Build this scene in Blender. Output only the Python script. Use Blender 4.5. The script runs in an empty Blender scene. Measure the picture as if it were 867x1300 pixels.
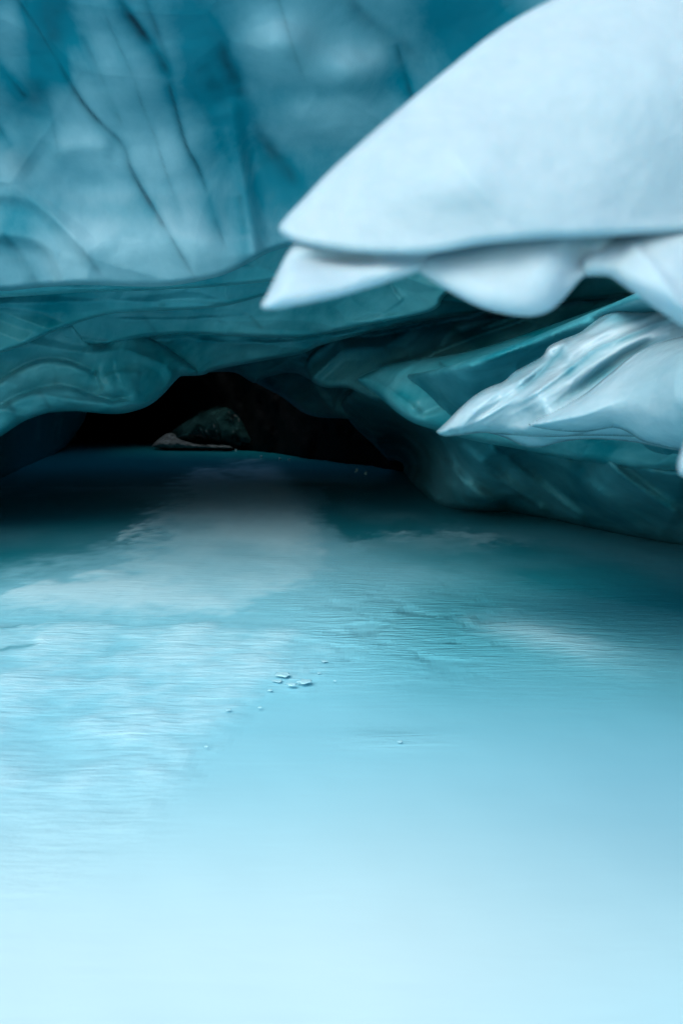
import bpy, bmesh, math, random
import numpy as np
from mathutils import Vector, noise, geometry

random.seed(7)
noise.seed_set(9)
rng = np.random.default_rng(7)
scene = bpy.context.scene
COL = scene.collection

# ------------------------------------------------------------------ camera
CAM_H, HORIZON, FPX, CX = 1.2, 520.0, 1264.0, 433.5     # survey of the photograph (867 x 1300)

def at(px, py, d):
    """surveyed direction (px, py) at forward distance d -> world point"""
    px = np.asarray(px, float); py = np.asarray(py, float); d = np.asarray(d, float)
    p = math.atan((650.0 - HORIZON) / FPX)
    rx = (px - CX) / FPX; ry = (650.0 - py) / FPX
    yy = math.cos(p) + ry * math.sin(p)
    zz = -math.sin(p) + ry * math.cos(p)
    return np.stack([rx / yy * d, d + 0 * rx, CAM_H + zz / yy * d], -1)

def floor_dist(py):
    return CAM_H / -(at(433, py, 1.0)[2] - CAM_H)

# ------------------------------------------------------------------ small helpers
def tag(o, label=None, cat=None, group=None, kind=None):
    if label: o['label'] = label
    if cat: o['category'] = cat
    if group: o['group'] = group
    if kind: o['kind'] = kind
    return o

def link_mesh(name, verts, faces, mat, parent=None, smooth=True, attrs=None):
    me = bpy.data.meshes.new(name)
    me.from_pydata([tuple(v) for v in verts], [], [tuple(f) for f in faces])
    bm = bmesh.new(); bm.from_mesh(me)
    if smooth != 'open':
        bmesh.ops.recalc_face_normals(bm, faces=bm.faces)
    bm.to_mesh(me); bm.free()
    for p in me.polygons: p.use_smooth = bool(smooth)
    if attrs:
        for k, a in attrs.items():
            at_ = me.attributes.new(k, 'FLOAT', 'POINT')
            at_.data.foreach_set('value', np.asarray(a, np.float32))
    me.materials.append(mat)
    o = bpy.data.objects.new(name, me); COL.objects.link(o)
    if parent: o.parent = parent
    return o

def empty(name, loc=(0, 0, 0)):
    o = bpy.data.objects.new(name, None); COL.objects.link(o); o.location = loc
    return o

def adopt(root, child):
    child.parent = root
    child.matrix_parent_inverse = root.matrix_basis.inverted()
    return child

def smoothstep(a, b, x):
    t = np.clip((x - a) / (b - a), 0, 1); return t * t * (3 - 2 * t)

def chaikin(pts, closed=True, n=2):
    p = np.asarray(pts, float)
    for _ in range(n):
        q = np.roll(p, -1, 0) if closed else p[1:]
        a = p if closed else p[:-1]
        r = np.empty((len(a) * 2, 2)); r[0::2] = a * .75 + q * .25; r[1::2] = a * .25 + q * .75
        if not closed: r = np.vstack([p[:1], r, p[-1:]])
        p = r
    return p

def poly_dist(P, line, closed=False):
    """distance, signed side, and 0..1 position along a polyline"""
    L = np.asarray(line, float)
    A = L if closed else L[:-1]
    B = np.roll(L, -1, 0) if closed else L[1:]
    seg = np.linalg.norm(B - A, axis=1); cum = np.concatenate([[0], np.cumsum(seg)])
    best = np.full(len(P), 1e9); side = np.zeros(len(P)); tpos = np.zeros(len(P))
    for i in range(len(A)):
        ab = B[i] - A[i]; ap = P - A[i]
        t = np.clip((ap @ ab) / max(ab @ ab, 1e-9), 0, 1)
        dv = ap - t[:, None] * ab
        d = np.hypot(dv[:, 0], dv[:, 1])
        m = d < best
        best[m] = d[m]
        side[m] = np.sign(ab[0] * ap[m, 1] - ab[1] * ap[m, 0])
        tpos[m] = (cum[i] + t[m] * seg[i]) / cum[-1]
    return best, side, tpos

def inside(P, poly):
    x, y = P[:, 0], P[:, 1]; c = np.zeros(len(P), bool)
    n = len(poly); j = n - 1
    for i in range(n):
        xi, yi = poly[i]; xj, yj = poly[j]
        if yi != yj:
            c ^= ((yi > y) != (yj > y)) & (x < (xj - xi) * (y - yi) / (yj - yi) + xi)
        j = i
    return c

def tps(ctrl):
    """thin-plate surface through (px, py, value)"""
    c = np.asarray(ctrl, float); X = c[:, :2] / 300.0; v = c[:, 2]; n = len(c)
    def U(r2): return np.where(r2 > 1e-12, r2 * np.log(np.maximum(r2, 1e-12)), 0)
    K = U(((X[:, None] - X[None]) ** 2).sum(-1)) + np.eye(n) * 1e-3
    Pm = np.hstack([np.ones((n, 1)), X])
    A = np.block([[K, Pm], [Pm.T, np.zeros((3, 3))]])
    w = np.linalg.lstsq(A, np.concatenate([v, np.zeros(3)]), rcond=None)[0]
    def f(P):
        Q = np.asarray(P, float) / 300.0
        return U(((Q[:, None] - X[None]) ** 2).sum(-1)) @ w[:n] + w[n] + Q @ w[n + 1:]
    return f

def fbm(W, scale, octv=3, seed=0.0):
    off = Vector((seed * 3.7, seed * 1.3, seed * 2.1))
    return np.array([noise.fractal(Vector(w) * scale + off, 1.0, 2.1, octv) for w in W])

def scallop(W, scale, seed=0.0):
    off = Vector((seed * 5.1, seed * 2.3, seed * 0.7))
    out = np.empty(len(W))
    for i, w in enumerate(W):
        q = Vector(w) * scale + off
        q = q + Vector(noise.noise_vector(q * 0.7)) * 0.35
        d, _ = noise.voronoi(q)
        out[i] = min(d[1] - d[0], 0.6)          # 0 on the cusps between hollows
    return out

FRAME = (-30, 897, -30, 1330)
def resample(loop, step, far):
    out = []
    n = len(loop)
    for i in range(n):
        a, b = loop[i], loop[(i + 1) % n]
        m = (a + b) / 2
        s = step if FRAME[0] < m[0] < FRAME[1] and FRAME[2] < m[1] < FRAME[3] else far
        k = max(1, int(round(np.linalg.norm(b - a) / s)))
        for q in range(k): out.append(a + (b - a) * q / k)
    res = [out[0]]
    for p in out[1:]:
        if np.linalg.norm(p - res[-1]) > step * .35: res.append(p)
    if np.linalg.norm(res[0] - res[-1]) < step * .35: res.pop()
    return np.array(res)

def inflate(name, outline, ctrl, front, back, R, step, mat, far=60, creases=(), ridges=(), bumps=(), rough=(),
            clouds=(), streaks=(), veins=(), halo=0, cloud_noise=(1.2, .25), seed=0.0, parent=None, smooth_it=2, scal=(), back_R=None):
    """a solid body: a traced outline with its own distance, a rounded front and a rounded back"""
    loop = chaikin(outline, True, smooth_it)
    loop = resample(loop, step, far)
    lo, hi = loop.min(0), loop.max(0)
    pts = []
    for st, framed in ((step, True), (far, False)):
        gx = np.arange(lo[0], hi[0], st); gy = np.arange(lo[1], hi[1], st * .87)
        X, Y = np.meshgrid(gx, gy); X = X + (np.arange(len(gy)) % 2)[:, None] * st * .5
        G = np.stack([X.ravel(), Y.ravel()], 1)
        inf = (G[:, 0] > FRAME[0]) & (G[:, 0] < FRAME[1]) & (G[:, 1] > FRAME[2]) & (G[:, 1] < FRAME[3])
        G = G[inf if framed else ~inf]
        if len(G) == 0: continue
        G = G + rng.uniform(-.12, .12, G.shape) * st
        G = G[inside(G, loop)]
        if len(G) == 0: continue
        d, _, _ = poly_dist(G, loop, True)
        pts.append(G[d > st * .6 if framed else d > step * .8])
    P = np.vstack([loop] + pts)
    nb = len(loop)
    r = geometry.delaunay_2d_cdt([Vector(p) for p in P], [(i, (i + 1) % nb) for i in range(nb)], [], 1, 1e-4)
    V2 = np.array([(v.x, v.y) for v in r[0]]); F = r[2]
    dist, _, _ = poly_dist(V2, loop, True)
    bnd = dist < 1e-3
    def dome(RR):
        u = np.clip(dist / RR, 0, 1); return np.sqrt(np.clip(1 - (1 - u) ** 2, 0, 1))
    D = tps(ctrl)(V2) if len(ctrl) > 2 else np.full(len(V2), ctrl[0][2])
    t = dome(R)
    Fd = D - front * t
    rel = np.zeros(len(V2))
    for line, amp, w in creases:                  # one-sided step: the side to the right of travel stands proud
        L = chaikin(line, False, 2)
        d, s, u = poly_dist(V2, L)
        sd = d * s
        end = smoothstep(0, .12, u) * smoothstep(0, .12, 1 - u)
        rel += amp * end * np.where(sd > 0, np.exp(-sd / w), np.exp(-(sd / max(step * 1.3, w * .22)) ** 2))
    for line, amp, w in ridges:
        L = chaikin(line, False, 2)
        d, s, u = poly_dist(V2, L)
        rel += amp * smoothstep(0, .25, u) * smoothstep(0, .25, 1 - u) * np.exp(-(d / w) ** 2)
    for (bx, by, rx, ry, a) in bumps:
        rel += a * np.exp(-((V2[:, 0] - bx) / rx) ** 2 - ((V2[:, 1] - by) / ry) ** 2)
    W0 = at(V2[:, 0], V2[:, 1], Fd)
    fade = smoothstep(0, 1, np.clip(dist / (R * .6), 0, 1)) * .85 + .15
    for (sc, am, oc) in rough:
        rel += am * fbm(W0, sc, oc, seed + sc)
    for (ssc, sam, svec, sang) in scal:
        a = math.radians(sang)
        Wr = np.stack([W0[:, 0] * math.cos(a) + W0[:, 2] * math.sin(a), W0[:, 1], -W0[:, 0] * math.sin(a) + W0[:, 2] * math.cos(a)], 1) * np.array(svec)
        rel -= sam * 3.3 * (.35 - np.minimum(scallop(Wr, ssc, seed + ssc), .35)) * -1
    Fd = Fd - rel * fade
    tb = dome(back_R or R)
    Bd = D + back * tb
    front_v = at(V2[:, 0], V2[:, 1], np.where(bnd, D, Fd))
    idx = np.where(~bnd)[0]
    back_v = at(V2[idx, 0], V2[idx, 1], Bd[idx])
    mp = np.arange(len(V2)); mp[idx] = len(V2) + np.arange(len(idx))
    faces = [tuple(f) for f in F] + [tuple(mp[v] for v in reversed(f)) for f in F]
    faces = [f for f in faces if len(set(f)) > 2]
    seen = set(); ff = []
    for f in faces:
        k = tuple(sorted(f))
        if k in seen: continue
        seen.add(k); ff.append(f)
    verts = np.vstack([front_v, back_v])
    # how cloudy (full of air bubbles) the ice is, a few patches standing in for light or shade, and where clear veins and cracks run
    cl = cloud_noise[1] * fbm(front_v, cloud_noise[0], 4, seed + 9) * 1.4
    wob = np.stack([fbm(front_v, 1.1, 3, 31 + seed), fbm(front_v, 1.1, 3, 57 + seed)], 1) if len(clouds) + len(veins) + len(streaks) else None
    for (bx, by, rx, ry, a) in clouds:
        q = V2 + wob * 26
        cl += a * np.exp(-((q[:, 0] - bx) / rx) ** 2 - ((q[:, 1] - by) / ry) ** 2)
    for line, w, a in streaks:
        d, s, u = poly_dist(V2 + wob * 5, chaikin(line, False, 2))
        cl += a * smoothstep(0, .2, u) * smoothstep(0, .2, 1 - u) * np.exp(-(d / w) ** 2)
    vein = np.zeros(len(V2))
    vnoise = fbm(front_v, 3.0, 3, 71 + seed) if len(veins) else 0
    for line, w, a in veins:
        L = chaikin(line, False, 2)
        q = V2 + wob * (4 if w < 6 else 14)
        d, s, u = poly_dist(q, L)
        end = smoothstep(0, .08, u) * smoothstep(0, .15, 1 - u) * .8 + .2
        prof = np.where(d * s > 0, np.exp(-(d / (w * 1.8)) ** 1.3), np.exp(-(d / w) ** 2))
        vary = np.clip(.75 + 1.3 * vnoise, .15, 1.25)
        vein = np.maximum(vein, .9 * a * end * prof * vary * (d < w * 6))
        if halo: cl -= halo * a * end * np.where(d * s > 0, np.exp(-(d / (w * 2 + 10)) ** 2), np.exp(-(d / (w + 4)) ** 2))
    cl2 = np.concatenate([cl, cl[idx]]); ve2 = np.concatenate([vein, vein[idx]])
    return link_mesh(name, verts, ff, mat, parent, True, {'cloud': cl2, 'vein': ve2})  # cloud also carries the patches standing in for light or shade

# ------------------------------------------------------------------ materials
def newmat(name):
    m = bpy.data.materials.new(name); m.use_nodes = True
    nt = m.node_tree; nt.nodes.clear()
    out = nt.nodes.new('ShaderNodeOutputMaterial'); b = nt.nodes.new('ShaderNodeBsdfPrincipled')
    nt.links.new(b.outputs[0], out.inputs[0])
    return m, nt, b

def nd(nt, t, **kw):
    n = nt.nodes.new(t)
    for k, v in kw.items():
        if k in n.inputs: n.inputs[k].default_value = v
        else: setattr(n, k, v)
    return n

def math_(nt, op, a, b=None, clamp=False):
    n = nt.nodes.new('ShaderNodeMath'); n.operation = op; n.use_clamp = clamp
    for i, v in enumerate((a, b)):
        if v is None: continue
        if isinstance(v, (int, float)): n.inputs[i].default_value = v
        else: nt.links.new(v, n.inputs[i])
    return n.outputs[0]

def mix_(nt, fac, a, b):
    n = nt.nodes.new('ShaderNodeMix'); n.data_type = 'RGBA'
    for sock, v in ((n.inputs[0], fac), (n.inputs[6], a), (n.inputs[7], b)):
        if isinstance(v, (int, float)): sock.default_value = v
        elif isinstance(v, tuple): sock.default_value = (*v, 1) if len(v) == 3 else v
        else: nt.links.new(v, sock)
    return n.outputs[2]

def ice_mat(name, clear, cloud, bias=.5, gain=1.0, dark=(0.004, .05, .07), rough=.32, noise_scale=1.6,
            fine=.25, bump=.25, bump_scale=7.0, sss=0.0, stretch=(1, 1, 1), spec=.5, rot=(0, 0, 0)):
    m, nt, b = newmat(name)
    tc = nd(nt, 'ShaderNodeTexCoord')
    mp = nd(nt, 'ShaderNodeMapping'); mp.inputs['Scale'].default_value = stretch
    mr = nd(nt, 'ShaderNodeMapping'); mr.inputs['Rotation'].default_value = rot
    nt.links.new(tc.outputs['Object'], mr.inputs[0]); nt.links.new(mr.outputs[0], mp.inputs[0])
    co = mp.outputs[0]
    a1 = nd(nt, 'ShaderNodeAttribute', attribute_name='cloud')
    a2 = nd(nt, 'ShaderNodeAttribute', attribute_name='vein')
    n1 = nd(nt, 'ShaderNodeTexNoise', Scale=noise_scale, Detail=6.0, Roughness=.6, Distortion=.6)
    nt.links.new(co, n1.inputs['Vector'])
    n2 = nd(nt, 'ShaderNodeTexNoise', Scale=noise_scale * 9, Detail=5.0, Roughness=.65)
    nt.links.new(co, n2.inputs['Vector'])
    f = math_(nt, 'SUBTRACT', n1.outputs[0], .5)
    f = math_(nt, 'MULTIPLY', f, gain)
    f = math_(nt, 'ADD', f, a1.outputs['Fac'])
    g = math_(nt, 'MULTIPLY', math_(nt, 'SUBTRACT', n2.outputs[0], .5), fine)
    f = math_(nt, 'ADD', f, g)
    f = math_(nt, 'ADD', f, bias, True)
    c = mix_(nt, f, clear, cloud)
    vv = math_(nt, 'MULTIPLY', a2.outputs['Fac'], math_(nt, 'ADD', math_(nt, 'MULTIPLY', n2.outputs[0], .7), .6), True)
    c = mix_(nt, vv, c, dark)
    nt.links.new(c, b.inputs['Base Color'])
    b.inputs['Roughness'].default_value = rough
    b.inputs['IOR'].default_value = 1.31
    b.inputs['Specular IOR Level'].default_value = spec
    if sss:
        b.inputs['Subsurface Weight'].default_value = sss
        b.inputs['Subsurface Radius'].default_value = (.25, .7, 1.0)
        b.inputs['Subsurface Scale'].default_value = .08
    bn = nd(nt, 'ShaderNodeTexNoise', Scale=bump_scale, Detail=5.0, Roughness=.55)
    nt.links.new(co, bn.inputs['Vector'])
    bp = nd(nt, 'ShaderNodeBump', Strength=bump, Distance=.03)
    nt.links.new(bn.outputs[0], bp.inputs['Height'])
    nt.links.new(bp.outputs[0], b.inputs['Normal'])
    return m

M_CEIL = ice_mat('blue_ice_ceiling', (.0, .24, .32), (.41, .65, .72), bias=.32, gain=1.2, noise_scale=.8, stretch=(1.3, 1, .7), rough=.4, bump=.2, bump_scale=3.5,
                 dark=(.0, .035, .06))
M_SHELF = ice_mat('teal_ice_shelf', (.0, .25, .30), (.15, .52, .57), bias=.36, gain=2.0, noise_scale=1.0, rough=.3, bump=.3, bump_scale=4, fine=.35,
                  stretch=(1.9, 1, .75), rot=(0, math.radians(-32), 0))
M_WALL = ice_mat('dark_teal_ice', (.001, .16, .205), (.11, .43, .49), bias=.35, gain=2.0, noise_scale=.8, rough=.42, bump=.3, bump_scale=3, fine=.35, stretch=(.8, 1, 1.9), rot=(0, math.radians(35), 0))
M_WHITE = ice_mat('white_snow_ice', (.24, .36, .41), (.34, .455, .49), bias=.7, gain=.6, noise_scale=3.5, rough=.5, bump=.3, bump_scale=14, sss=.4, fine=.9)
M_LEDGE = ice_mat('pale_wet_ice', (.08, .27, .33), (.39, .53, .58), bias=.62, gain=.9, noise_scale=1.8, rough=.13, bump=.16, bump_scale=11, sss=.25,
                  dark=(.02, .10, .12))

def rock_mat(name, a, bcol, scale, rough=.8):
    m, nt, b = newmat(name)
    tc = nd(nt, 'ShaderNodeTexCoord')
    n = nd(nt, 'ShaderNodeTexNoise', Scale=scale, Detail=8.0, Roughness=.7)
    nt.links.new(tc.outputs['Object'], n.inputs['Vector'])
    r = nd(nt, 'ShaderNodeValToRGB')
    r.color_ramp.elements[0].position = .35; r.color_ramp.elements[0].color = (*a, 1)
    r.color_ramp.elements[1].position = .68; r.color_ramp.elements[1].color = (*bcol, 1)
    nt.links.new(n.outputs[0], r.inputs[0]); nt.links.new(r.outputs[0], b.inputs['Base Color'])
    b.inputs['Roughness'].default_value = rough
    bp = nd(nt, 'ShaderNodeBump', Strength=.6, Distance=.1); nt.links.new(n.outputs[0], bp.inputs['Height'])
    nt.links.new(bp.outputs[0], b.inputs['Normal'])
    return m
M_ROCK = rock_mat('wet_black_rock', (.003, .005, .006), (.012, .017, .019), 1.2, .75)
M_GRAVEL = rock_mat('grey_gravel', (.03, .045, .047), (.26, .34, .35), 6.0)
M_ROCK.node_tree.nodes['Principled BSDF'].inputs['Specular IOR Level'].default_value = .08
M_HULL = rock_mat('old_dark_ice', (.004, .10, .13), (.02, .22, .26), .6, .6)

# ------------------------------------------------------------------ floor: frozen lake, snow blown over it
def axis(dense0, dense1, step, lim, growth=1.25):
    a = list(np.arange(dense0, dense1 + 1e-6, step))
    s = step
    while a[-1] < lim: s *= growth; a.append(a[-1] + s)
    s = step
    while a[0] > -lim: s *= growth; a.insert(0, a[0] - s)
    return np.array(a)
xs = axis(-3.2, 3.2, .024, 400, 1.12)
ys = [1.6]
while ys[-1] < 45: ys.append(ys[-1] + max(.02, .0055 * ys[-1] ** 1.3))
s = 1.0
while ys[-1] < 400: s *= 1.3; ys.append(ys[-1] + s)
s = .05
while ys[0] > -400: s *= 1.3; ys.insert(0, ys[0] - s)
ys = np.array(ys)
X, Y = np.meshgrid(xs, ys)
FX, FY = X.ravel(), Y.ravel()
def ground_pt(px, py):
    d = floor_dist(py); p = at(px, py, d); return p[0], p[1]
def blob(px, py, rx, ry, a):
    """a patch of snow: centre surveyed, radii in metres"""
    gx, gy = ground_pt(px, py)
    return a * np.exp(-((FX - gx) / rx) ** 2 - ((FY - gy) / ry) ** 2)
nz1 = np.array([noise.fractal(Vector((x * .9, y * .45, 3.1)), 1.0, 2.0, 4) if abs(x) < 12 and -2 < y < 45 else 0 for x, y in zip(FX, FY)])
nz2 = np.array([noise.fractal(Vector((x * 3.1, y * 2.2, 8.1)), 1.0, 2.0, 4) if abs(x) < 6 and 1 < y < 25 else 0 for x, y in zip(FX, FY)])
pitch = math.atan((650 - HORIZON) / FPX)
dep = np.maximum(FY * math.cos(pitch) + CAM_H * math.sin(pitch), .3)
U = CX + FPX * FX / dep                                # bearings of every floor point as surveyed from the tripod
Vv = 650 - FPX * (FY * math.sin(pitch) - CAM_H * math.cos(pitch)) / dep
valid = FY > 1.2
UV = np.stack([np.where(valid, U, -5000), np.where(valid, Vv, 5000)], 1)
nz3 = np.array([noise.fractal(Vector((x * 9, y * 6, 5.1)), 1.0, 2.0, 3) if abs(x) < 4 and 1 < y < 14 else 0 for x, y in zip(FX, FY)])
UVw = UV + np.stack([16 * nz2 + 18 * nz1 + 12 * nz3, 8 * nz2 + 6 * nz1 + 8 * nz3], 1)
def patch(poly, soft, val):
    P = chaikin(poly, True, 2)
    near = (UVw[:, 0] > P[:, 0].min() - 120) & (UVw[:, 0] < P[:, 0].max() + 120) & (UVw[:, 1] > P[:, 1].min() - 90) & (UVw[:, 1] < P[:, 1].max() + 90)
    out = np.zeros(len(FX)); Q = UVw[near] * np.array([1, 1.7]); P2 = P * np.array([1, 1.7])
    d, _, _ = poly_dist(Q, P2, True)
    sd = np.where(inside(Q, P2), d, -d)
    out[near] = val * smoothstep(-soft * .5, soft, sd)
    return out
crust = patch([(-600, 790), (0, 782), (150, 778), (290, 790), (380, 800), (440, 822), (428, 845), (396, 866), (350, 884), (300, 905), (262, 960), (190, 1050), (80, 1130), (-100, 1220), (-600, 1350)], 38, .40)
crust = crust * (1 - .75 * smoothstep(930, 1120, Vv)) * np.clip(1 + .9 * nz2, .3, 1.5)
plume = patch([(236, 604), (300, 590), (342, 582), (375, 610), (402, 648), (414, 690), (408, 735), (350, 765), (300, 782), (220, 780), (60, 778), (-40, 776), (-20, 758), (60, 745), (130, 722), (190, 700), (220, 660), (226, 625)], 30, .66)
head = patch([(250, 612), (300, 600), (350, 596), (384, 630), (404, 670), (385, 705), (320, 700), (260, 670)], 36, .5)
cres = patch([(0, 766), (60, 748), (130, 738), (200, 735), (260, 745), (305, 768), (295, 782), (220, 780), (100, 778)], 30, .35)
foam = patch([(150, 690), (175, 672), (210, 640), (230, 606), (262, 598), (290, 606), (262, 640), (225, 668), (190, 696), (160, 704)], 26, .5)
streaks_ = patch([(400, 688), (520, 676), (640, 672), (700, 684), (620, 700), (480, 712)], 22, .30) + patch([(560, 785), (640, 770), (720, 792), (867, 830), (1000, 850), (1000, 885), (800, 870), (660, 830)], 40, .22) \
    + patch([(420, 632), (500, 640), (560, 655), (520, 668), (430, 660)], 24, .22)
snow = crust * (1 + .5 * nz1) + plume * (.85 + .5 * nz1) + head + cres + foam * np.clip(1 + 1.4 * nz2 + 3 * nz3, 0, 3) + streaks_ * (1 + 1.2 * nz1)
pale = .95 * np.where(valid, smoothstep(860, 1240, UV[:, 1]), 0) * np.where(valid, 1 - .3 * smoothstep(450, 950, UV[:, 0]), 0)  # near floor painted paler, standing in for light from the cave opening
outside = smoothstep(1.6, .2, FY)
snow = np.clip(snow + .22 * nz2 * smoothstep(.05, .5, snow) * (1 - .4 * snow), 0, 1)
snow = np.maximum(snow, outside * .8)
# darker floor far inside, ending in a straight line
far_dark = smoothstep(15.2, 15.8, FY + .12 * nz2 - .02 * FX) * (1 - .8 * plume)
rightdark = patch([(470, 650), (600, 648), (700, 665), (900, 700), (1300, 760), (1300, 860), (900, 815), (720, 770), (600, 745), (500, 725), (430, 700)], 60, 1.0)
midright = .72 * smoothstep(1010, 760, Vv) * smoothstep(380, 620, U + 60 * nz1) * valid  # darkens with distance, light falloff put into the colour
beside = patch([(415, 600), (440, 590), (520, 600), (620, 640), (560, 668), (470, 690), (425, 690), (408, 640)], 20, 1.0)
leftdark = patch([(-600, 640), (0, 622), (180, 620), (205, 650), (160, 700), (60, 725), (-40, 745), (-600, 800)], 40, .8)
clearness_and_falloff = np.maximum(far_dark, np.clip(np.maximum(np.maximum(rightdark * .92, midright), np.maximum(leftdark, beside)) + .35 * nz1 * np.maximum(rightdark, leftdark) + .45 * smoothstep(9, 13, FY), 0, .95)) * (1 - .75 * np.clip(snow, 0, 1))  # includes distance terms that paint light falloff over the mid and deep floor
slit = np.zeros(len(FX))
for line, w in ((((-30, 797), (8, 797), (24, 795)), 1.8), (((-30, 826), (6, 825), (14, 822), (42, 820)), 2.2)):
    q = (UV + np.stack([0 * nz2, 3 * nz2], 1)); near = (np.abs(UV[:, 0]) < 120) & (np.abs(UV[:, 1] - 810) < 60)
    d, _, _ = poly_dist(q[near] * np.array([.6, 1]), np.array(line) * np.array([.6, 1]))
    slit[near] = np.maximum(slit[near], np.exp(-(d / w) ** 2))
lump = patch([(24, 798), (40, 788), (58, 786), (50, 798), (32, 802)], 8, 1) + patch([(42, 822), (46, 810), (58, 808), (64, 818), (56, 826)], 8, 1)
snow = np.clip(snow + .5 * lump, 0, 1)
def gpx(x, y, rx, ry): return np.exp(-((UV[:, 0] - x) / rx) ** 2 - ((UV[:, 1] - y) / ry) ** 2)
ripple = 1.0 * gpx(520, 805, 110, 45) * smoothstep(-.35, .3, nz2 + .2) + .35 * gpx(740, 820, 120, 40) + .45 * crust + .12 * smoothstep(4.5, 7, FY) * valid + .15 * gpx(500, 940, 60, 12) + .02
ripple = np.clip(ripple, 0, 1)
blot = np.clip(crust * 1.5, 0, 1)
FZ = snow * .012 + .012 * nz1 * (FY > 0) + snow * nz2 * .004
FZ = np.where((FY > 45) | (np.abs(FX) > 12), 0, FZ)
# pressed flat again a long way off
nx, ny = len(xs), len(ys)
faces = [(j * nx + i, j * nx + i + 1, (j + 1) * nx + i + 1, (j + 1) * nx + i) for j in range(ny - 1) for i in range(nx - 1)]

def floor_mat():
    m, nt, b = newmat('frozen_lake_surface')
    tc = nd(nt, 'ShaderNodeTexCoord'); co = tc.outputs['Object']
    sn = nd(nt, 'ShaderNodeAttribute', attribute_name='snow').outputs['Fac']
    cl = nd(nt, 'ShaderNodeAttribute', attribute_name='clearness_and_falloff').outputs['Fac']
    sl = nd(nt, 'ShaderNodeAttribute', attribute_name='slit').outputs['Fac']
    def noise_tex(scale, stretch, rot=0.0, detail=5.0, rough=.6, dist=0.0):
        mp = nd(nt, 'ShaderNodeMapping'); mp.inputs['Scale'].default_value = stretch; mp.inputs['Rotation'].default_value = (0, 0, rot)
        nt.links.new(co, mp.inputs[0])
        n = nd(nt, 'ShaderNodeTexNoise', Scale=scale, Detail=detail, Roughness=rough, Distortion=dist)
        nt.links.new(mp.outputs[0], n.inputs['Vector']); return n.outputs[0]
    rp = nd(nt, 'ShaderNodeAttribute', attribute_name='ripple').outputs['Fac']
    streak = noise_tex(1.6, (.5, 2.2, 1), .08, 6, .6, .4)
    grain = noise_tex(14, (1, 1.6, 1), .2, 6, .7)
    bl = nd(nt, 'ShaderNodeAttribute', attribute_name='blot').outputs['Fac']
    blots = noise_tex(10, (.7, 1.5, 1), -.35, 6, .62, .5)
    rip = noise_tex(5.0, (.7, 2.6, 1), -.12, 3, .5, .5)
    rip2 = noise_tex(11.0, (.6, 2.6, 1), .1, 4, .5, .3)
    blot_d = math_(nt, 'MULTIPLY', math_(nt, 'SUBTRACT', blots, .5), math_(nt, 'MULTIPLY', bl, 1.4))
    f = math_(nt, 'ADD', sn, math_(nt, 'MULTIPLY', math_(nt, 'SUBTRACT', grain, .5), .55))
    f = math_(nt, 'ADD', f, math_(nt, 'MULTIPLY', math_(nt, 'MULTIPLY', math_(nt, 'SUBTRACT', rip, .5), rp), 1.0))
    f = math_(nt, 'ADD', f, blot_d)
    f = math_(nt, 'MULTIPLY', f, math_(nt, 'MULTIPLY', sn, 3.0, True), True)
    ice = mix_(nt, streak, (.19, .56, .665), (.24, .60, .70))
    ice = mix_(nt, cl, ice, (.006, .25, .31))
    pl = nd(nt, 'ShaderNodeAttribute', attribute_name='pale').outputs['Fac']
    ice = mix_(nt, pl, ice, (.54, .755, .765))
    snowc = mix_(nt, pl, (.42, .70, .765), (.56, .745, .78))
    c = mix_(nt, f, ice, snowc)
    c = mix_(nt, sl, c, (.10, .34, .41))
    nt.links.new(c, b.inputs['Base Color'])
    rg = nd(nt, 'ShaderNodeMapRange'); nt.links.new(f, rg.inputs[0]); rg.inputs[3].default_value = .33; rg.inputs[4].default_value = .75
    nt.links.new(rg.outputs[0], b.inputs['Roughness'])
    b.inputs['IOR'].default_value = 1.31; b.inputs['Specular IOR Level'].default_value = .22
    h = math_(nt, 'ADD', math_(nt, 'MULTIPLY', rip, .8), math_(nt, 'MULTIPLY', rip2, .5))
    h = math_(nt, 'MULTIPLY', h, rp)
    h = math_(nt, 'ADD', h, math_(nt, 'MULTIPLY', grain, math_(nt, 'ADD', math_(nt, 'MULTIPLY', rp, .15), .006)))
    h = math_(nt, 'ADD', h, math_(nt, 'MULTIPLY', math_(nt, 'MULTIPLY', blots, bl), .10))
    bp = nd(nt, 'ShaderNodeBump', Strength=.8, Distance=.07)
    nt.links.new(h, bp.inputs['Height']); nt.links.new(bp.outputs[0], b.inputs['Normal'])
    return m
M_FLOOR = floor_mat()
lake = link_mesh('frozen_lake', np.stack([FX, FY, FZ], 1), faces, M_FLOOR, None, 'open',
                 {'snow': snow, 'clearness_and_falloff': clearness_and_falloff, 'slit': slit, 'ripple': ripple, 'blot': blot, 'pale': pale})
tag(lake, kind='structure')

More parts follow.
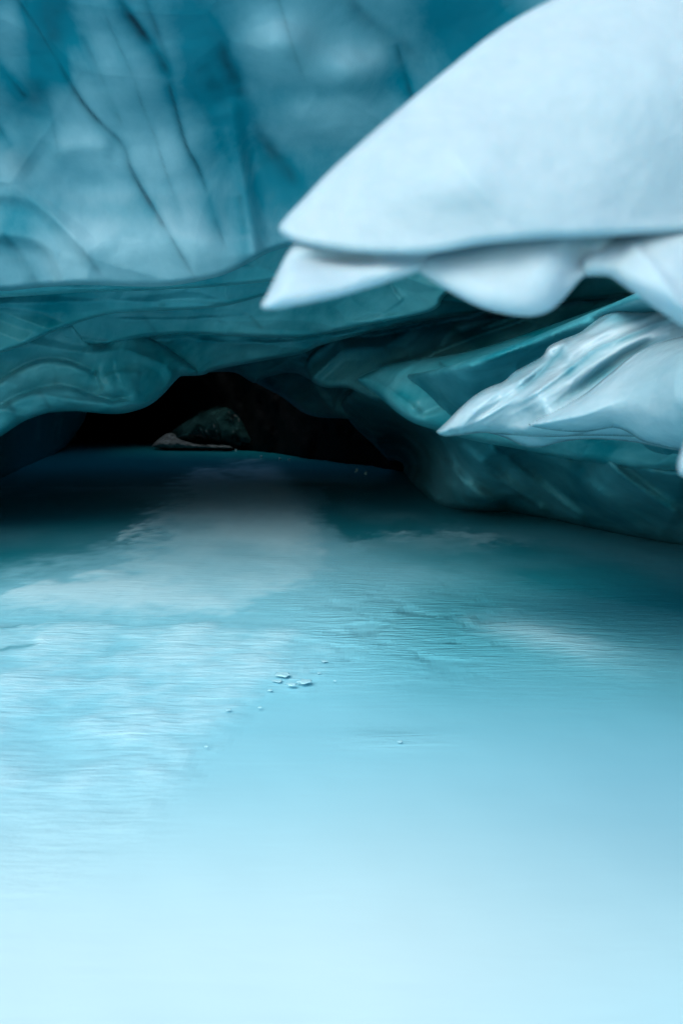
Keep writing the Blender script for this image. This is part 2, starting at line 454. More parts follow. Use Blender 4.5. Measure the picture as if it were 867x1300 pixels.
# ------------------------------------------------------------------ the glacier above: vault that closes the cave
def vault():
    stations = [(3.9, 7.5, 6.0), (4.6, 7.3, 5.7), (6.5, 7.2, 5.4), (10, 7.5, 5.2), (16, 8.0, 5.2), (20, 8.5, 5.4), (24, 9, 5.5), (28, 9.3, 5.6), (29.5, 9.5, 5.7), (32, 9.7, 5.8), (36, 10, 6), (44, 10, 6)]
    n = 28; V = []; F = []
    for layer in (0, 1):
        for (y, hw, h) in stations:
            for k in range(n + 1):
                a = math.pi * k / n
                e = .75
                cx = math.copysign(abs(math.cos(a)) ** e, math.cos(a)); sz = abs(math.sin(a)) ** e
                g = 1.6 * layer
                V.append((-(hw + g) * cx, y + (.0 if not layer else (.9 if y < 4 else 0)), -.4 + (h + .4 + g) * sz))
    ns = len(stations)
    def id_(l, j, k): return l * ns * (n + 1) + j * (n + 1) + k
    for l in (0, 1):
        for j in range(ns - 1):
            for k in range(n):
                F.append((id_(l, j, k), id_(l, j + 1, k), id_(l, j + 1, k + 1), id_(l, j, k + 1)))
    for k in range(n):
        F.append((id_(0, 0, k), id_(0, 0, k + 1), id_(1, 0, k + 1), id_(1, 0, k)))
    for l in (0, 1):
        F.append(tuple(id_(l, ns - 1, k) for k in range(n + 1)))
    V = np.array(V)
    V += .18 * np.stack([fbm(V, .5, 3, 1), fbm(V, .5, 3, 2) , fbm(V, .5, 3, 3)], 1)
    # unseen roof opening added to light the far floor and bank
    def hole(f):
        c = np.mean([V[i] for i in f], 0)
        return len(f) == 4 and -6.6 < c[0] < -.2 and 19.5 < c[1] < 28.2 and c[2] > 3
    F = [f for f in F if not hole(f)]
    b0 = len(V)
    ring = []  # added collar round the opening, out of view, keeps direct sun out
    for z in (4.9, 11.2):
        for (x, y) in ((-7.0, 19.6), (-4.6, 19.3), (-2.2, 19.3), (.3, 19.7), (.6, 24), (.2, 28.4), (-2.4, 28.7), (-4.8, 28.6), (-7.1, 28.3), (-7.4, 24)):
            V = np.vstack([V, [[x, y, z + .1 * math.sin(3 * x + y)]]])
    for k in range(10):
        F.append((b0 + k, b0 + (k + 1) % 10, b0 + 10 + (k + 1) % 10, b0 + 10 + k))
    return V, F
V, F = vault()
tag(link_mesh('glacier_vault', V, F, M_HULL), kind='structure')

# ------------------------------------------------------------------ ceiling with its cracks
cracks = [
    (((15, -10), (60, 52), (95, 115), (125, 155), (160, 185), (165, 215), (185, 250), (210, 290), (250, 350)), 2.0, .8),
    (((140, -10), (175, 35), (200, 70), (218, 105)), 4.5, .95),
    (((212, 95), (225, 145), (235, 185), (255, 215), (270, 265), (290, 315)), 2.0, .65),
    (((180, -5), (200, 45), (215, 95)), 3, .4),
    (((272, 45), (300, 110), (325, 165), (345, 190), (378, 245)), 9, .6),
    (((250, 80), (275, 110), (295, 150)), 12, .5),
    (((100, 40), (125, 90), (145, 135), (158, 165)), 2, .4),
    (((-5, 75), (15, 100), (38, 128)), 2.5, .7), (((-10, 145), (20, 190)), 2, .6),
    (((305, 245), (312, 290), (316, 330)), 2.0, .5),
    (((80, -20), (66, 50), (52, 110), (38, 170), (28, 235)), 16, .42),
    (((500, 55), (515, 110), (528, 135)), 3, .55), (((440, -10), (470, 40), (520, 80)), 8, .3),
    (((30, -10), (48, 60), (60, 120), (75, 190)), 1.5, .3), (((350, -10), (372, 60), (385, 100)), 1.8, .3), (((120, -10), (150, 60), (185, 140), (215, 230), (240, 300)), 1.3, .3),
    (((60, 280), (100, 310), (130, 355)), 3, .25), (((0, 295), (30, 330), (50, 365)), 4, .45),
]
patches = [
    (160, 115, 55, 75, .45), (100, 150, 40, 45, .35), (200, 215, 55, 35, .4), (190, 318, 130, 42, .5), (60, 335, 60, 25, .15),
    (355, 55, 45, 45, .55), (445, 85, 40, 25, .5), (410, 150, 55, 28, .4), (20, 40, 22, 40, .3), (18, 205, 16, 25, .3), (120, 50, 25, 40, .2),
    (300, 190, 45, 70, -.4), (265, 95, 40, 60, -.3), (590, 40, 80, 70, -.6), (500, 150, 60, 60, -.3), (350, 250, 40, 60, -.3), (420, 110, 70, 12, -.3),
    (20, 290, 50, 40, -.4), (70, 60, 18, 60, -.3), (150, 265, 90, 14, -.15), (-150, 200, 120, 150, .2), (250, 60, 25, 40, -.2),
]
ceil = inflate('ice_ceiling',
    [(-900, 300), (-500, 345), (-200, 372), (0, 371), (40, 366), (100, 361), (170, 364), (210, 364), (250, 358), (290, 348), (322, 331),
     (345, 318), (420, 300), (560, 270), (760, 250), (1000, 240), (1500, 200), (1900, 0), (2100, -400), (2000, -560), (1400, -600),
     (400, -620), (-600, -600), (-1300, -560), (-1300, -200)],
    [(0, 371, 7.3), (200, 364, 7.3), (322, 331, 7.2), (200, 250, 6.95), (0, 250, 6.9), (100, 130, 6.4), (350, 200, 7.0), (450, 100, 6.5), (250, 0, 5.6),
     (0, 0, 5.6), (600, 0, 5.9), (800, 250, 7.2), (433, -200, 4.9), (433, -600, 4.1), (-700, 300, 7.0), (1500, 200, 7.0),
     (-700, -600, 4.1), (1500, -600, 4.1)],
    .14, .9, 9, 2.7, M_CEIL, far=70,
    creases=[(((290, 120), (303, 200), (314, 270), (326, 345)), .10, 60), (((90, 400), (78, 330), (55, 305), (20, 296), (-60, 300)), .07, 50),
             (((130, 340), (78, 278), (40, 252), (0, 244), (-60, 250)), .05, 50)],
    ridges=[(((60, 200), (100, 184), (150, 190)), .05, 14), (((-40, 120), (60, 150), (200, 165), (330, 140)), -.06, 30), (((50, 230), (150, 240), (300, 235)), -.05, 22)],
    bumps=[(150, 120, 70, 60, .12), (360, 60, 45, 40, .22), (440, 90, 45, 30, .18), (390, 150, 60, 25, .1), (200, 310, 130, 30, .12), (300, 190, 45, 80, -.15),
           (560, 60, 60, 60, -.2)],
    rough=[(.8, .10, 3), (2.5, .02, 3)], scal=[(.8, .055, (1.0, 1, 1.2), -20)], clouds=patches, veins=cracks, halo=.35, cloud_noise=(1.1, .16), seed=1)
tag(ceil, kind='structure')

# ------------------------------------------------------------------ stepped shelves under the ceiling, going back
def shelf(outline, ctrl, label, mat=M_SHELF, cat='ice shelf', group='scalloped ice shelves', **kw):
    args = dict(front=.26, back=1.3, R=6, step=2.3, seed=len(label) * .37, scal=[(1.0, .075, (.6, 1, 3.0), -6), (2.2, .010, (1, 1, 2.2), 20)])
    args.update(kw)
    o = inflate('ice_shelf', outline, ctrl, args.pop('front'), args.pop('back'), args.pop('R'), args.pop('step'), mat, **args)
    return tag(o, label, cat, group)

shelf([(-500, 390), (-200, 392), (0, 378), (50, 375), (100, 371), (160, 370), (250, 366), (300, 362), (348, 357), (385, 345), (430, 320), (520, 290),
       (520, 200), (200, 220), (-300, 240), (-600, 280)],
      [(0, 378, 7.9), (348, 357, 7.9), (200, 250, 7.7), (-400, 380, 7.8), (500, 250, 7.8)],
      'thin teal ice shelf showing just below the bright ceiling lip', rough=[(1.2, .06, 3)])
shelf([(-500, 440), (-200, 470), (-40, 458), (20, 444), (60, 424), (130, 399), (180, 396), (225, 394), (262, 392), (295, 387), (342, 374), (390, 360), (480, 330), (480, 270), (200, 290),
       (-300, 300), (-600, 330)],
      [(0, 400, 8.7), (342, 374, 8.7), (200, 300, 8.5), (-400, 420, 8.6), (450, 300, 8.6)],
      'teal ice shelf with a paler right half in the second step below the ceiling lip',
      creases=[(((200, 386), (240, 384), (292, 387)), -.08, 8)], clouds=[(230, 378, 75, 16, .4), (60, 385, 70, 25, -.35)], rough=[(1.2, .06, 3)])  # dark left patch paints the shade of the recess
shelf([(40, 455), (90, 448), (141, 438), (180, 428), (230, 424), (300, 427), (345, 429), (392, 429), (425, 421), (480, 410), (520, 402), (556, 394), (562, 376), (585, 362),
       (640, 350), (760, 340), (760, 280), (400, 300), (100, 330), (0, 390)],
      [(90, 445, 9.8), (230, 424, 9.8), (392, 428, 9.6), (556, 394, 8.6), (300, 340, 9.3), (560, 330, 8.4), (740, 310, 8.4)],
      'long teal ice shelf running behind the tip of the white overhang',
      creases=[(((488, 345), (495, 365), (510, 385)), .08, 25), (((130, 405), (220, 408), (330, 400)), .05, 12)],
      clouds=[(520, 375, 45, 20, .35), (440, 405, 40, 14, .35), (300, 415, 160, 10, .18)],
      veins=[(((488, 345), (495, 362), (505, 375)), 2, .6), (((180, 400), (200, 425)), 2, .4), (((315, 400), (335, 425)), 2, .4)], rough=[(1.3, .07, 3)])
shelf([(120, 500), (170, 495), (215, 480), (232, 477), (258, 477), (270, 470), (300, 464), (345, 456), (375, 451), (390, 447), (402, 440), (430, 432), (480, 419), (560, 403), (640, 393),
       (720, 384), (860, 370), (1000, 340), (1000, 290), (500, 330), (200, 370), (90, 420)],
      [(130, 480, 10.4), (258, 477, 11.2), (345, 456, 11.4), (402, 440, 11.2), (560, 403, 10.2), (900, 340, 9.5), (300, 390, 10.6), (150, 420, 10.2)],
      'deepest teal ice shelf roofing the black cave mouth', mat=M_SHELF,
      creases=[(((232, 430), (300, 437), (390, 434), (470, 418)), .08, 14)],
      clouds=[(330, 440, 120, 12, .15), (620, 390, 150, 30, -.4)], rough=[(1.2, .08, 3)])
# wavy body at the left, hanging lower than the rest
shelf([(-600, 500), (-250, 470), (-80, 450), (0, 431), (30, 416), (55, 405), (78, 398), (115, 400), (150, 408), (190, 425), (228, 450), (256, 472), (246, 477), (232, 476), (225, 481), (213, 495), (200, 508),
       (188, 516), (175, 521), (158, 525), (140, 526), (120, 524), (100, 522), (80, 522), (60, 524), (45, 529), (30, 535), (15, 545), (0, 555), (-40, 580), (-200, 620), (-600, 660)],
      [(0, 431, 9.4), (78, 398, 9.6), (256, 474, 10.9), (140, 526, 9.9), (0, 555, 9.2), (-300, 500, 8.8), (-500, 650, 8.3), (120, 460, 9.7), (190, 480, 10.2)],
      'wavy teal ice shelf with curved bands at the left edge', front=.25, R=14, step=2.6,
      creases=[(((130, 476), (108, 464), (75, 452), (40, 456), (0, 480), (-30, 500)), -.16, 20), (((175, 497), (150, 508), (122, 502), (95, 490), (70, 486), (32, 496), (0, 512), (-40, 535)), -.22, 22),
               (((120, 470), (123, 485), (130, 497)), -.10, 14), (((88, 410), (100, 430), (120, 444)), .06, 8), (((106, 410), (118, 432), (136, 440)), -.06, 8), (((130, 480), (150, 473), (180, 474)), .04, 12)],
      bumps=[(120, 450, 18, 8, .10), (150, 490, 22, 16, .12)],
      clouds=[(70, 415, 60, 14, .30), (125, 450, 16, 10, .5), (140, 490, 24, 20, .3), (30, 475, 50, 12, .25), (90, 500, 30, 12, .15), (110, 430, 25, 12, .2)],
      veins=[(((8, 510), (18, 525), (27, 535)), 4, .55), (((48, 495), (60, 512), (64, 522)), 3, .35), (((105, 420), (114, 436)), 2, .7), (((50, 425), (68, 450)), 2.5, .35), (((70, 490), (72, 470)), 3, .3)],
      rough=[(1.3, .07, 3), (4, .015, 3)])

# ------------------------------------------------------------------ arches round the mouth
def arch(outline, ctrl, label, **kw):
    args = dict(front=.3, back=1.5, R=9, step=2.8, seed=len(label) * .53, rough=[(1.0, .10, 3)], scal=[(1.0, .14, (.8, 1, 2.0), 12)])
    args.update(kw)
    o = inflate('ice_arch', outline, ctrl, args.pop('front'), args.pop('back'), args.pop('R'), args.pop('step'), args.pop('mat', M_WALL), **args)
    return tag(o, label, 'ice arch', 'ice arches round the dark cave mouth')

arch([(402, 440), (392, 452), (386, 461), (390, 473), (395, 484), (405, 490), (418, 493), (440, 491), (458, 500), (480, 512), (640, 520), (900, 470), (1050, 380), (1000, 320), (560, 370), (450, 400)],
     [(395, 480, 12.2), (402, 442, 12.4), (480, 500, 11.4), (560, 400, 11.2), (640, 480, 10.4), (950, 380, 9.6)],
     'teal ice mass hanging at the upper right of the black cave mouth',
     creases=[(((470, 470), (545, 452), (600, 428), (680, 402)), .20, 16), (((415, 425), (480, 428), (560, 408), (620, 400)), -.25, 14), (((560, 440), (640, 405), (760, 372)), .2, 15)],
     clouds=[(440, 460, 40, 20, .2), (575, 420, 50, 14, -.8), (660, 415, 70, 14, .15)])  # strongest dark patch paints the shade inside the black recess
arch([(250, 474), (275, 472), (300, 472), (314, 482), (325, 488), (332, 481), (350, 475), (376, 472), (392, 482), (430, 495), (460, 470), (400, 420), (300, 440), (240, 460)],
     [(300, 470, 14.0), (325, 488, 14.2), (376, 472, 13.4), (430, 490, 13.0), (350, 440, 13.4)], 'dim teal scallop directly under the shelf over the cave mouth', R=10)
arch([(318, 482), (332, 490), (348, 498), (362, 506), (378, 520), (396, 529), (420, 531), (440, 531), (470, 540), (520, 540), (520, 470), (400, 460), (330, 465)],
     [(330, 488, 17), (396, 529, 16.4), (440, 531, 15.5), (500, 500, 14), (400, 470, 15.5)], 'darkest ice scallop low in the right shoulder of the cave mouth', R=10)

# ------------------------------------------------------------------ right-hand wall
wl = [(505, 592), (509, 601), (525, 613), (543, 628), (560, 639), (600, 643), (640, 647), (680, 653), (720, 660), (760, 669), (810, 679), (867, 689)]
wl_ctrl = [(x, y, float(floor_dist(y))) for x, y in wl[::2]]
wall_r = inflate('ice_wall',
    [(430, 505), (440, 530), (453, 546), (466, 557), (480, 571), (492, 583)] + [(x, y + 7) for x, y in wl] +
    [(1000, 722), (1300, 800), (1900, 960), (2300, 700), (2300, 200), (1600, 250), (900, 330), (700, 420), (560, 470), (480, 480)],
    wl_ctrl + [(1300, 790, 5.8), (1900, 940, 3.9), (450, 535, 15.5), (480, 570, 17.5), (470, 500, 12.0), (560, 540, 10.0), (700, 520, 8.6), (867, 590, 7.3), (1300, 500, 5.2),
               (1900, 500, 3.8), (2200, 400, 3.2), (620, 600, 10.2), (760, 620, 8.8)],
    .3, 1.6, 14, 3.4, M_WALL, far=70,
    creases=[(((515, 545), (560, 588), (600, 618), (640, 650)), .34, 30), (((575, 560), (640, 612), (700, 655)), .32, 34), (((610, 560), (680, 612), (750, 665)), .25, 30), (((505, 575), (530, 605), (560, 640)), .3, 18),
             (((660, 565), (720, 600), (775, 645), (830, 690)), .30, 45), (((560, 612), (585, 622), (612, 645)), .10, 14), (((760, 575), (800, 615), (867, 660)), .22, 40), (((740, 560), (790, 592), (880, 606)), .2, 30)],
    clouds=[(565, 600, 35, 28, .5), (590, 630, 35, 14, .5), (650, 605, 30, 20, .3), (800, 590, 60, 22, .3), (730, 605, 25, 14, -.5), (760, 650, 90, 12, -.25), (500, 560, 25, 30, -.25)],  # pale patches on the facets stand in for light catching them
    veins=[(((555, 576), (600, 608), (625, 632)), 2.2, .45), (((617, 594), (654, 628), (692, 646)), 2.2, .5)],
    rough=[(.9, .10, 3), (3, .02, 3)], seed=4, scal=[(1.0, .16, (.55, .8, 2.2), -38), (2.4, .012, (.6, 1, 2.0), -38)])
tag(wall_r, 'low dark teal ice wall with diagonal grooves meeting the lake on the right', 'ice wall')

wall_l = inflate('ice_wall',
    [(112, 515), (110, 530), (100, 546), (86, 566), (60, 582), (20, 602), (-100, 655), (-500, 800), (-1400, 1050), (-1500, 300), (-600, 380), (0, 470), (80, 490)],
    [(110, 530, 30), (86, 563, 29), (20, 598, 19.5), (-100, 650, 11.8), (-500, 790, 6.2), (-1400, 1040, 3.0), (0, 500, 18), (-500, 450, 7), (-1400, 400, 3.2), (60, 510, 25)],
    .3, 1.2, 12, 4, M_WALL, far=70, rough=[(.7, .2, 3)], clouds=[(60, 560, 160, 90, -.5)], cloud_noise=(.8, .2), seed=6)  # dark patch paints deep shade over the left wall
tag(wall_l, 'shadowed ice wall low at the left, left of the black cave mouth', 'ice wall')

# faceted second ledge, between the pale ledge and the mouth
led2 = inflate('ice_ledge',
    [(452, 482), (462, 476), (474, 471), (490, 465), (510, 460), (532, 456), (565, 452), (600, 445), (640, 433), (690, 416), (740, 398), (800, 376), (900, 350), (1300, 300), (1400, 500),
     (1000, 590), (860, 600), (760, 590), (660, 570), (600, 560), (556, 547), (525, 538), (505, 525), (490, 512), (478, 501), (464, 491)],
    [(452, 482, 9.6), (532, 456, 9.0), (690, 416, 8.3), (900, 350, 7.4), (1300, 400, 5.6), (525, 520, 8.7), (556, 547, 8.8), (660, 560, 8.2), (860, 600, 7.0), (600, 500, 8.2), (760, 480, 7.6)],
    .22, 1.2, 12, 2.8, M_SHELF,
    creases=[(((680, 462), (610, 492), (565, 512), (520, 530)), -.10, 22), (((465, 478), (500, 500), (540, 530)), .06, 20)],
    clouds=[(500, 480, 30, 15, .25), (570, 520, 45, 12, .35), (560, 470, 60, 20, -.05), (700, 440, 60, 20, -.15), (520, 512, 15, 8, -.4)],
    veins=[(((555, 458), (565, 468), (575, 478)), 2, .5), (((610, 450), (625, 470)), 2, .5)],
    rough=[(1.4, .05, 3), (5, .01, 2)], cloud_noise=(1.2, .15), seed=5, scal=[(1.3, .07, (.5, 1, 2.2), 22)])
tag(led2, 'dim teal faceted ice ledge pointing left towards the black cave mouth', 'ice ledge', 'ice ledges on the right')

# ------------------------------------------------------------------ pale ledge on the right, with its parts
root = empty('ice_ledge', (2.2, 4.4, 1.3))
tag(root, 'pale wet pointed ice ledge jutting in from the right under the overhang', 'ice ledge', 'ice ledges on the right')
adopt(root, inflate('ridge',
    [(552, 549), (556, 545), (566, 536), (580, 521), (600, 503), (620, 491), (640, 485), (650, 473), (662, 467), (680, 457), (690, 451), (694, 441), (702, 436), (716, 430), (735, 423), (744, 416), (766, 399), (790, 385),
     (816, 374), (900, 345), (1150, 300), (1500, 350), (1500, 560), (900, 560), (760, 552), (690, 556), (640, 552), (611, 549), (585, 553), (562, 555)],
    [(552, 549, 4.9), (600, 520, 4.75), (690, 451, 4.95), (816, 374, 5.1), (700, 520, 4.5), (867, 480, 4.4), (1150, 320, 4.2), (1400, 450, 3.8), (640, 552, 4.8), (800, 555, 4.5)],
    .16, .5, 14, 2.2, M_LEDGE,
    creases=[(((649, 519), (689, 494), (732, 462), (755, 442), (790, 430), (850, 404), (940, 380)), .10, 22), (((600, 540), (640, 515), (668, 496), (694, 470), (712, 446), (730, 432)), .05, 16)] + [(tuple((x + dx, y + dy + 3 * math.sin(x * .03 + dx)) for x, y in ((632, 505), (668, 488), (705, 462), (742, 434), (790, 408), (850, 385), (930, 360))), .009 + .006 * (k % 2), 6) for k, (dx, dy) in enumerate(((-18, 3), (-6, -8), (8, 12), (26, 26), (40, 34), (4, 30), (60, 20), (-30, 16)))],
    ridges=[(((640, 512), (675, 497), (715, 467), (732, 441), (770, 424), (850, 396), (940, 370)), .06, 7), (((660, 490), (692, 470), (705, 452), (722, 438)), -.05, 6),
            (((690, 520), (740, 490), (790, 450), (850, 420)), -.07, 9), (((700, 505), (745, 470), (790, 440), (860, 414)), .04, 7), (((650, 495), (680, 468), (700, 445)), .03, 6), (((690, 450), (700, 440), (722, 434)), .05, 5)],
    clouds=[(600, 525, 40, 20, .25), (790, 395, 40, 12, -.45), (705, 440, 10, 8, .1), (720, 455, 8, 14, -.4), (760, 475, 40, 20, -.2)],
    streaks=[(((640, 520), (675, 497), (715, 467), (732, 441), (770, 424), (850, 396), (940, 370)), 7, .4), (((640, 522), (689, 494), (732, 462), (755, 442), (790, 430), (850, 404), (940, 380)), 4, -.4),
             (((680, 525), (740, 490), (790, 452), (867, 420)), 6, -.4), (((650, 500), (690, 470), (705, 452), (722, 438)), 4, -.5), (((700, 500), (745, 468), (790, 438), (860, 412)), 5, .35),
             (((690, 452), (700, 440), (720, 434)), 3, .4), (((640, 486), (660, 470), (694, 450)), 4, -.4)],
    veins=[(((570, 547), (576, 545), (584, 547)), 3.0, .8)], rough=[(3, .02, 3)], cloud_noise=(2.5, .12), seed=11, scal=[(3.0, .030, (.4, 1, 2.2), 33), (8.0, .005, (.5, 1, 2.0), 30)]))
adopt(root, inflate('underside',
    [(575, 545), (612, 548), (640, 555), (655, 563), (672, 569), (690, 568), (705, 563), (720, 560), (745, 557), (800, 560), (870, 575), (1000, 590), (1000, 520), (800, 500), (680, 520), (600, 530)],
    [(600, 545, 5.0), (672, 569, 4.95), (745, 557, 4.8), (870, 572, 4.6), (700, 530, 4.7), (1000, 550, 4.4)],
    .10, .4, 10, 2.4, M_LEDGE, clouds=[(680, 555, 60, 14, -.35), (760, 556, 60, 8, -.4)], rough=[(3, .02, 3)], cloud_noise=(2.5, .1), seed=12, scal=[(3.0, .03, (.6, 1, 2.2), -10)]))
adopt(root, inflate('lobe',
    [(668, 540), (674, 537), (702, 520), (722, 511), (742, 500), (762, 484), (780, 469), (800, 452), (822, 439), (850, 430), (880, 424), (1000, 400), (1400, 380), (1500, 560), (1200, 610), (1000, 600), (870, 573),
     (840, 567), (812, 560), (798, 549), (780, 542), (760, 546), (740, 549), (715, 548), (690, 545)],
    [(668, 540, 4.35), (742, 500, 4.3), (740, 549, 4.3), (822, 439, 4.35), (867, 500, 3.95), (870, 573, 4.1), (1200, 500, 3.5), (1450, 480, 3.4), (1000, 400, 4.0)],
    .24, .5, 42, 2.4, M_LEDGE, creases=[(((778, 545), (795, 543), (812, 556)), .03, 8)],
    clouds=[(800, 520, 80, 40, .12), (867, 520, 40, 60, -.12)], rough=[(2.2, .03, 3)], cloud_noise=(2.0, .08), seed=13, scal=[(2.2, .015, (1, 1, 1), 20)]))
bpy.context.view_layer.update()

# ------------------------------------------------------------------ white overhang close to the lens
root = empty('ice_overhang', (1.2, 1.5, 2.4))
tag(root, 'large smooth white ice overhang filling the upper right, with hanging points', 'ice overhang')
over_ctrl = [(353, 290, 1.40), (600, 200, 1.36), (867, 300, 1.422), (700, 0, 1.5), (867, 100, 1.42), (1300, -200, 2.1), (2000, -500, 4.0), (2200, -700, 4.6), (1300, 250, 1.8), (1900, 0, 2.9)]
def oc(dz): return [(x, y, d + dz) for x, y, d in over_ctrl]
adopt(root, inflate('slab',
    [(352, 290), (366, 272), (384, 254), (404, 232), (424, 212), (448, 190), (474, 167), (508, 138), (542, 109), (580, 78), (620, 46), (660, 20), (706, -4), (780, -40), (1000, -160), (1400, -420), (1900, -800), (2400, -800), (2300, -400),
     (1800, 60), (1300, 270), (1000, 296), (867, 297), (800, 299), (740, 302), (690, 304), (640, 307), (600, 312), (565, 319), (530, 323), (480, 322), (440, 320), (400, 315), (376, 309), (360, 300)],
    over_ctrl, .015, .22, 14, 4, M_WHITE, far=60, rough=[(2.0, .022, 3), (6, .004, 2)], scal=[(4.0, .006, (1, 1, 1), 0)], bumps=[(560, 220, 120, 60, .03), (750, 80, 90, 60, .02)],
    clouds=[(480, 270, 120, 50, .15), (800, 150, 100, 100, -.15), (867, 250, 60, 60, -.1)], cloud_noise=(3, .08), seed=21, back_R=60))
adopt(root, inflate('point',
    [(329, 391), (336, 380), (346, 360), (356, 338), (368, 316), (382, 300), (440, 290), (560, 300), (620, 305), (585, 322), (556, 335), (530, 345), (500, 356), (470, 365), (436, 375), (400, 383), (370, 389), (345, 393)],
    [(329, 391, 1.35), (400, 360, 1.37), (375, 308, 1.415), (480, 352, 1.385), (480, 322, 1.40), (530, 342, 1.40), (600, 300, 1.47), (450, 295, 1.46)], .03, .10, 22, 4, M_WHITE, rough=[(5, .006, 3)],
    bumps=[(450, 330, 80, 8, -.03)], clouds=[(430, 335, 60, 12, -.1)], cloud_noise=(4, .06), seed=22))
adopt(root, inflate('lobe',
    [(520, 338), (545, 354), (572, 371), (600, 386), (622, 394), (650, 400), (676, 402), (696, 396), (710, 385), (724, 369), (738, 352), (758, 340), (800, 300), (800, 270), (560, 280), (500, 310)],
    [(520, 338, 1.42), (650, 400, 1.36), (740, 352, 1.40), (800, 285, 1.48), (560, 285, 1.48), (650, 345, 1.375), (650, 314, 1.40), (720, 310, 1.41), (580, 325, 1.41)], .03, .14, 30, 4, M_WHITE,
    bumps=[(735, 335, 18, 40, -.03), (690, 345, 25, 30, .015)], rough=[(5, .006, 3)], clouds=[(690, 330, 30, 20, -.25)], cloud_noise=(4, .06), seed=23))
adopt(root, inflate('root',
    [(730, 352), (770, 348), (786, 359), (806, 373), (830, 391), (850, 404), (880, 424), (950, 450), (1200, 420), (1500, 250), (1500, 100), (1000, 250), (800, 280), (730, 300)],
    [(740, 345, 1.42), (800, 355, 1.40), (880, 420, 1.40), (867, 340, 1.41), (867, 295, 1.46), (1200, 380, 1.68), (1450, 200, 1.9), (780, 300, 1.48)], .05, .14, 34, 4, M_WHITE,
    creases=[(((795, 305), (825, 335), (850, 370), (868, 400)), .012, 16)], rough=[(5, .006, 3)], cloud_noise=(4, .08), seed=24))

adopt(root, inflate('tip', [(862, 578), (859, 590), (861, 601), (868, 606), (880, 602), (905, 585), (950, 560), (1020, 520), (1090, 440), (1090, 380), (960, 400), (915, 440), (890, 500), (872, 550)],
              [(862, 595, 1.46), (900, 560, 1.47), (960, 440, 1.48), (1080, 400, 1.55), (1050, 500, 1.52)], .03, .10, 20, 4, M_WHITE, rough=[(8, .004, 2)], seed=14))
bpy.context.view_layer.update()

# ------------------------------------------------------------------ back of the cave
rock = inflate('rock_wall',
    [(120, 575), (190, 571), (260, 573), (330, 578), (400, 586), (505, 604), (600, 610), (640, 500), (560, 420), (400, 400), (200, 420), (60, 480), (60, 560)],
    [(120, 570, 38), (200, 560, 37), (330, 575, 29), (400, 580, 24.5), (505, 600, 20), (200, 450, 33), (400, 430, 24), (560, 440, 19)],
    .5, 2.0, 14, 5, M_ROCK, rough=[(.5, .8, 4), (2, .25, 3)], seed=31)
tag(rock, 'black rock wall closing the back of the cave', 'rock wall')
M_BOULDER = ice_mat('dirty_green_ice', (.002, .02, .023), (.04, .13, .13), bias=.25, gain=2.6, noise_scale=1.2, rough=.2, bump=.6, bump_scale=2.5)
bou = inflate('ice_boulder',
    [(212, 568), (214, 552), (226, 541), (240, 532), (252, 524), (266, 519), (282, 514), (298, 513), (308, 520), (316, 534), (324, 552), (334, 570)],
    [(212, 560, 30.6), (266, 520, 31), (334, 568, 29.8)], 1.2, 1.2, 30, 2.4, M_BOULDER,
    creases=[(((246, 532), (258, 548), (262, 564)), .5, 8), (((262, 524), (276, 545), (278, 566)), .5, 8), (((290, 520), (296, 545), (300, 566)), -.4, 8)], rough=[(.9, .3, 4), (3, .12, 3)], scal=[(.8, .35, (1, 1, .5), 10)], seed=32)
tag(bou, 'dark green ice boulder standing on the far shore in the cave mouth', 'ice boulder')
bank = inflate('gravel_bank',
    [(191, 570), (195, 563), (203, 556), (214, 549), (224, 551), (232, 557), (246, 562), (266, 564), (290, 565), (300, 570)],
    [(195, 566, 30.0), (214, 550, 30.2), (290, 566, 28.8)], .7, .9, 10, 1.6, M_GRAVEL, rough=[(1.6, .3, 4), (5, .12, 3)], seed=33)
tag(bank, 'low grey gravel bank at the far shore beside the green boulder', 'gravel bank')

def chip(name, x, y, z, r, flat, mat, label, cat, group, n=9):
    V, F = [], []
    rad = [r * (1 + .2 * math.sin(2 * k + x * 9) + random.uniform(-.25, .25)) for k in range(n)]
    for (h, s) in ((0, .9), (.45, 1.05), (.85, .9), (1.0, .6)):
        for k in range(n):
            a = 2 * math.pi * k / n
            V.append((math.cos(a) * rad[k] * s, math.sin(a) * rad[k] * s * .8, h * flat))
    V += [(0, 0, 0), (0, 0, flat * 1.02)]
    for l in range(3):
        for k in range(n):
            F.append((l * n + k, l * n + (k + 1) % n, (l + 1) * n + (k + 1) % n, (l + 1) * n + k))
    for k in range(n):
        F.append((n * 4, (k + 1) % n, k)); F.append((n * 4 + 1, 3 * n + k, 3 * n + (k + 1) % n))
    o = link_mesh(name, V, F, mat); o.location = (x, y, z); o.rotation_euler = (0, 0, random.uniform(0, 6))
    return tag(o, label, cat, group)

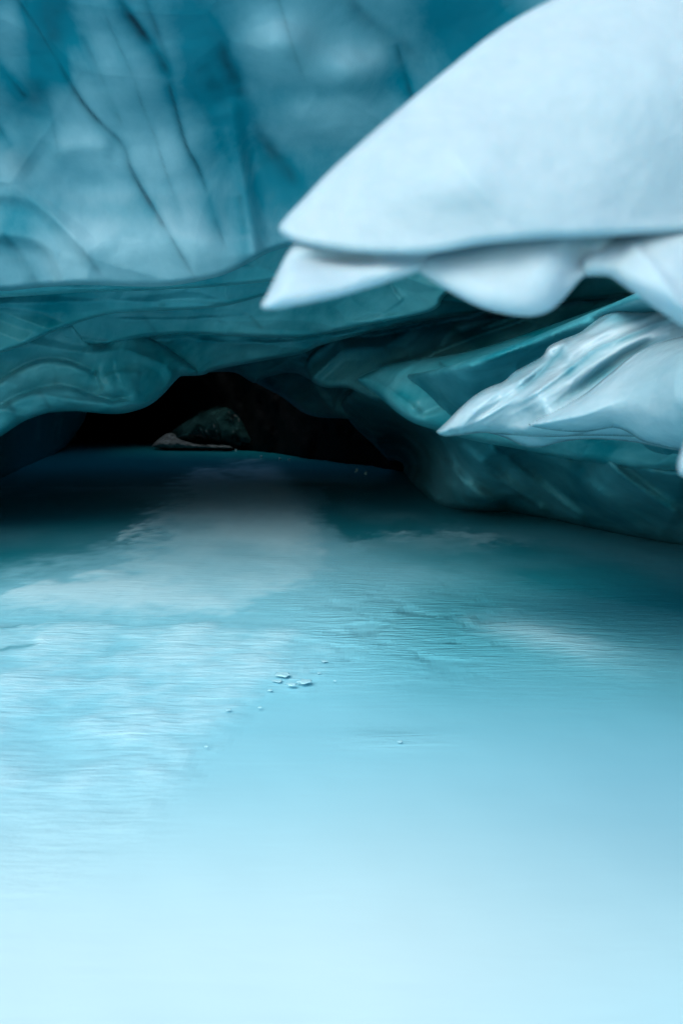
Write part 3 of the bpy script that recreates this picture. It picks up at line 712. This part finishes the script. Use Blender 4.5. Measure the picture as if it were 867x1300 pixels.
M_CHIP = ice_mat('snow_ice_chip', (.30, .62, .69), (.40, .70, .76), bias=.6, noise_scale=9, rough=.5, bump=.2, bump_scale=30)
for px, py, rp, lab in ((387, 871, 11.5, 'largest pale ice chip lying on the lake ice at the tip of the crust'),
                        (371, 875, 6.5, 'small pale ice chip just left of the largest ice chip'),
                        (360, 862, 12, 'broad pale ice chip behind and left of the largest ice chip')):
    gx, gy = ground_pt(px, py)
    chip('ice_chip', gx, gy, 0.018, rp / FPX * gy, .006, M_CHIP, lab, 'ice chip', 'ice chips on the lake', 15)
fl = ((343, 880, 4), (352, 868, 7), (330, 902, 3), (405, 858, 3), (412, 843, 5), (425, 868, 2), (290, 905, 4), (508, 946, 4), (262, 952, 3))
for k, (px, py, rp) in enumerate(fl):
    gx, gy = ground_pt(px, py)
    chip('ice_flake', gx, gy, 0.012, rp / FPX * gy, .003, M_CHIP, 'tiny flat ice flake scattered along the ragged edge of the snow crust', 'ice flake', 'ice flakes at the crust edge', 9)

for px, py, rp in ((332, 581, 1.6), (356, 584, 1.3), (368, 585, 1.8), (452, 599, 2.2), (464, 602, 1.8), (300, 573, 1.4)):  # pale chunks added in place of glints at the far shore
    gx, gy = ground_pt(px, py)
    chip('glint_chunk', gx, gy - .15, 0.0, rp / FPX * gy, .07, M_CHIP, 'tiny bright chunk standing in for a glint at the far dark shoreline below the black rock', 'glint stand-in', 'glints along the far shore', 7)

# ------------------------------------------------------------------ light and camera
el, az = 43, 203                       # sun behind the camera, a little to the left
world = bpy.data.worlds.new('World'); scene.world = world; world.use_nodes = True
nt = world.node_tree; nt.nodes.clear()
wo = nt.nodes.new('ShaderNodeOutputWorld'); bg = nt.nodes.new('ShaderNodeBackground'); sky = nt.nodes.new('ShaderNodeTexSky')
sky.sky_type = 'NISHITA'; sky.sun_disc = False
sky.sun_elevation = math.radians(el); sky.sun_rotation = math.radians(az)
sky.dust_density = 2.0; sky.ozone_density = .8; sky.air_density = 1.0
bg.inputs[1].default_value = .14
nt.links.new(sky.outputs[0], bg.inputs[0]); nt.links.new(bg.outputs[0], wo.inputs[0])
sun = bpy.data.lights.new('sun', 'SUN'); sun.energy = 1.2; sun.angle = math.radians(50); sun.color = (1, .98, .96)
so = bpy.data.objects.new('sun', sun); COL.objects.link(so)
d = Vector((math.sin(math.radians(az)) * math.cos(math.radians(el)), math.cos(math.radians(az)) * math.cos(math.radians(el)), math.sin(math.radians(el))))
so.rotation_euler = d.to_track_quat('Z', 'Y').to_euler()

cam = bpy.data.cameras.new('camera'); co = bpy.data.objects.new('camera', cam); COL.objects.link(co)
co.location = (0, 0, CAM_H)
co.rotation_euler = (math.radians(90) - math.atan((650 - HORIZON) / FPX), 0, 0)
cam.sensor_fit = 'VERTICAL'; cam.sensor_height = 36; cam.sensor_width = 24; cam.lens = 36 * FPX / 1300
cam.clip_start = .05; cam.clip_end = 2000
cam.dof.use_dof = True; cam.dof.focus_distance = 6.3; cam.dof.aperture_fstop = 2.8
scene.camera = co

scene.render.engine = 'CYCLES'
c = scene.cycles
c.max_bounces = 12; c.diffuse_bounces = 8; c.glossy_bounces = 4; c.use_denoising = True
c.caustics_reflective = False; c.caustics_refractive = False
vs = scene.view_settings
vs.view_transform = 'Standard'; vs.look = 'None'; vs.exposure = 0.84; vs.gamma = 1.0; vs.use_curve_mapping = False
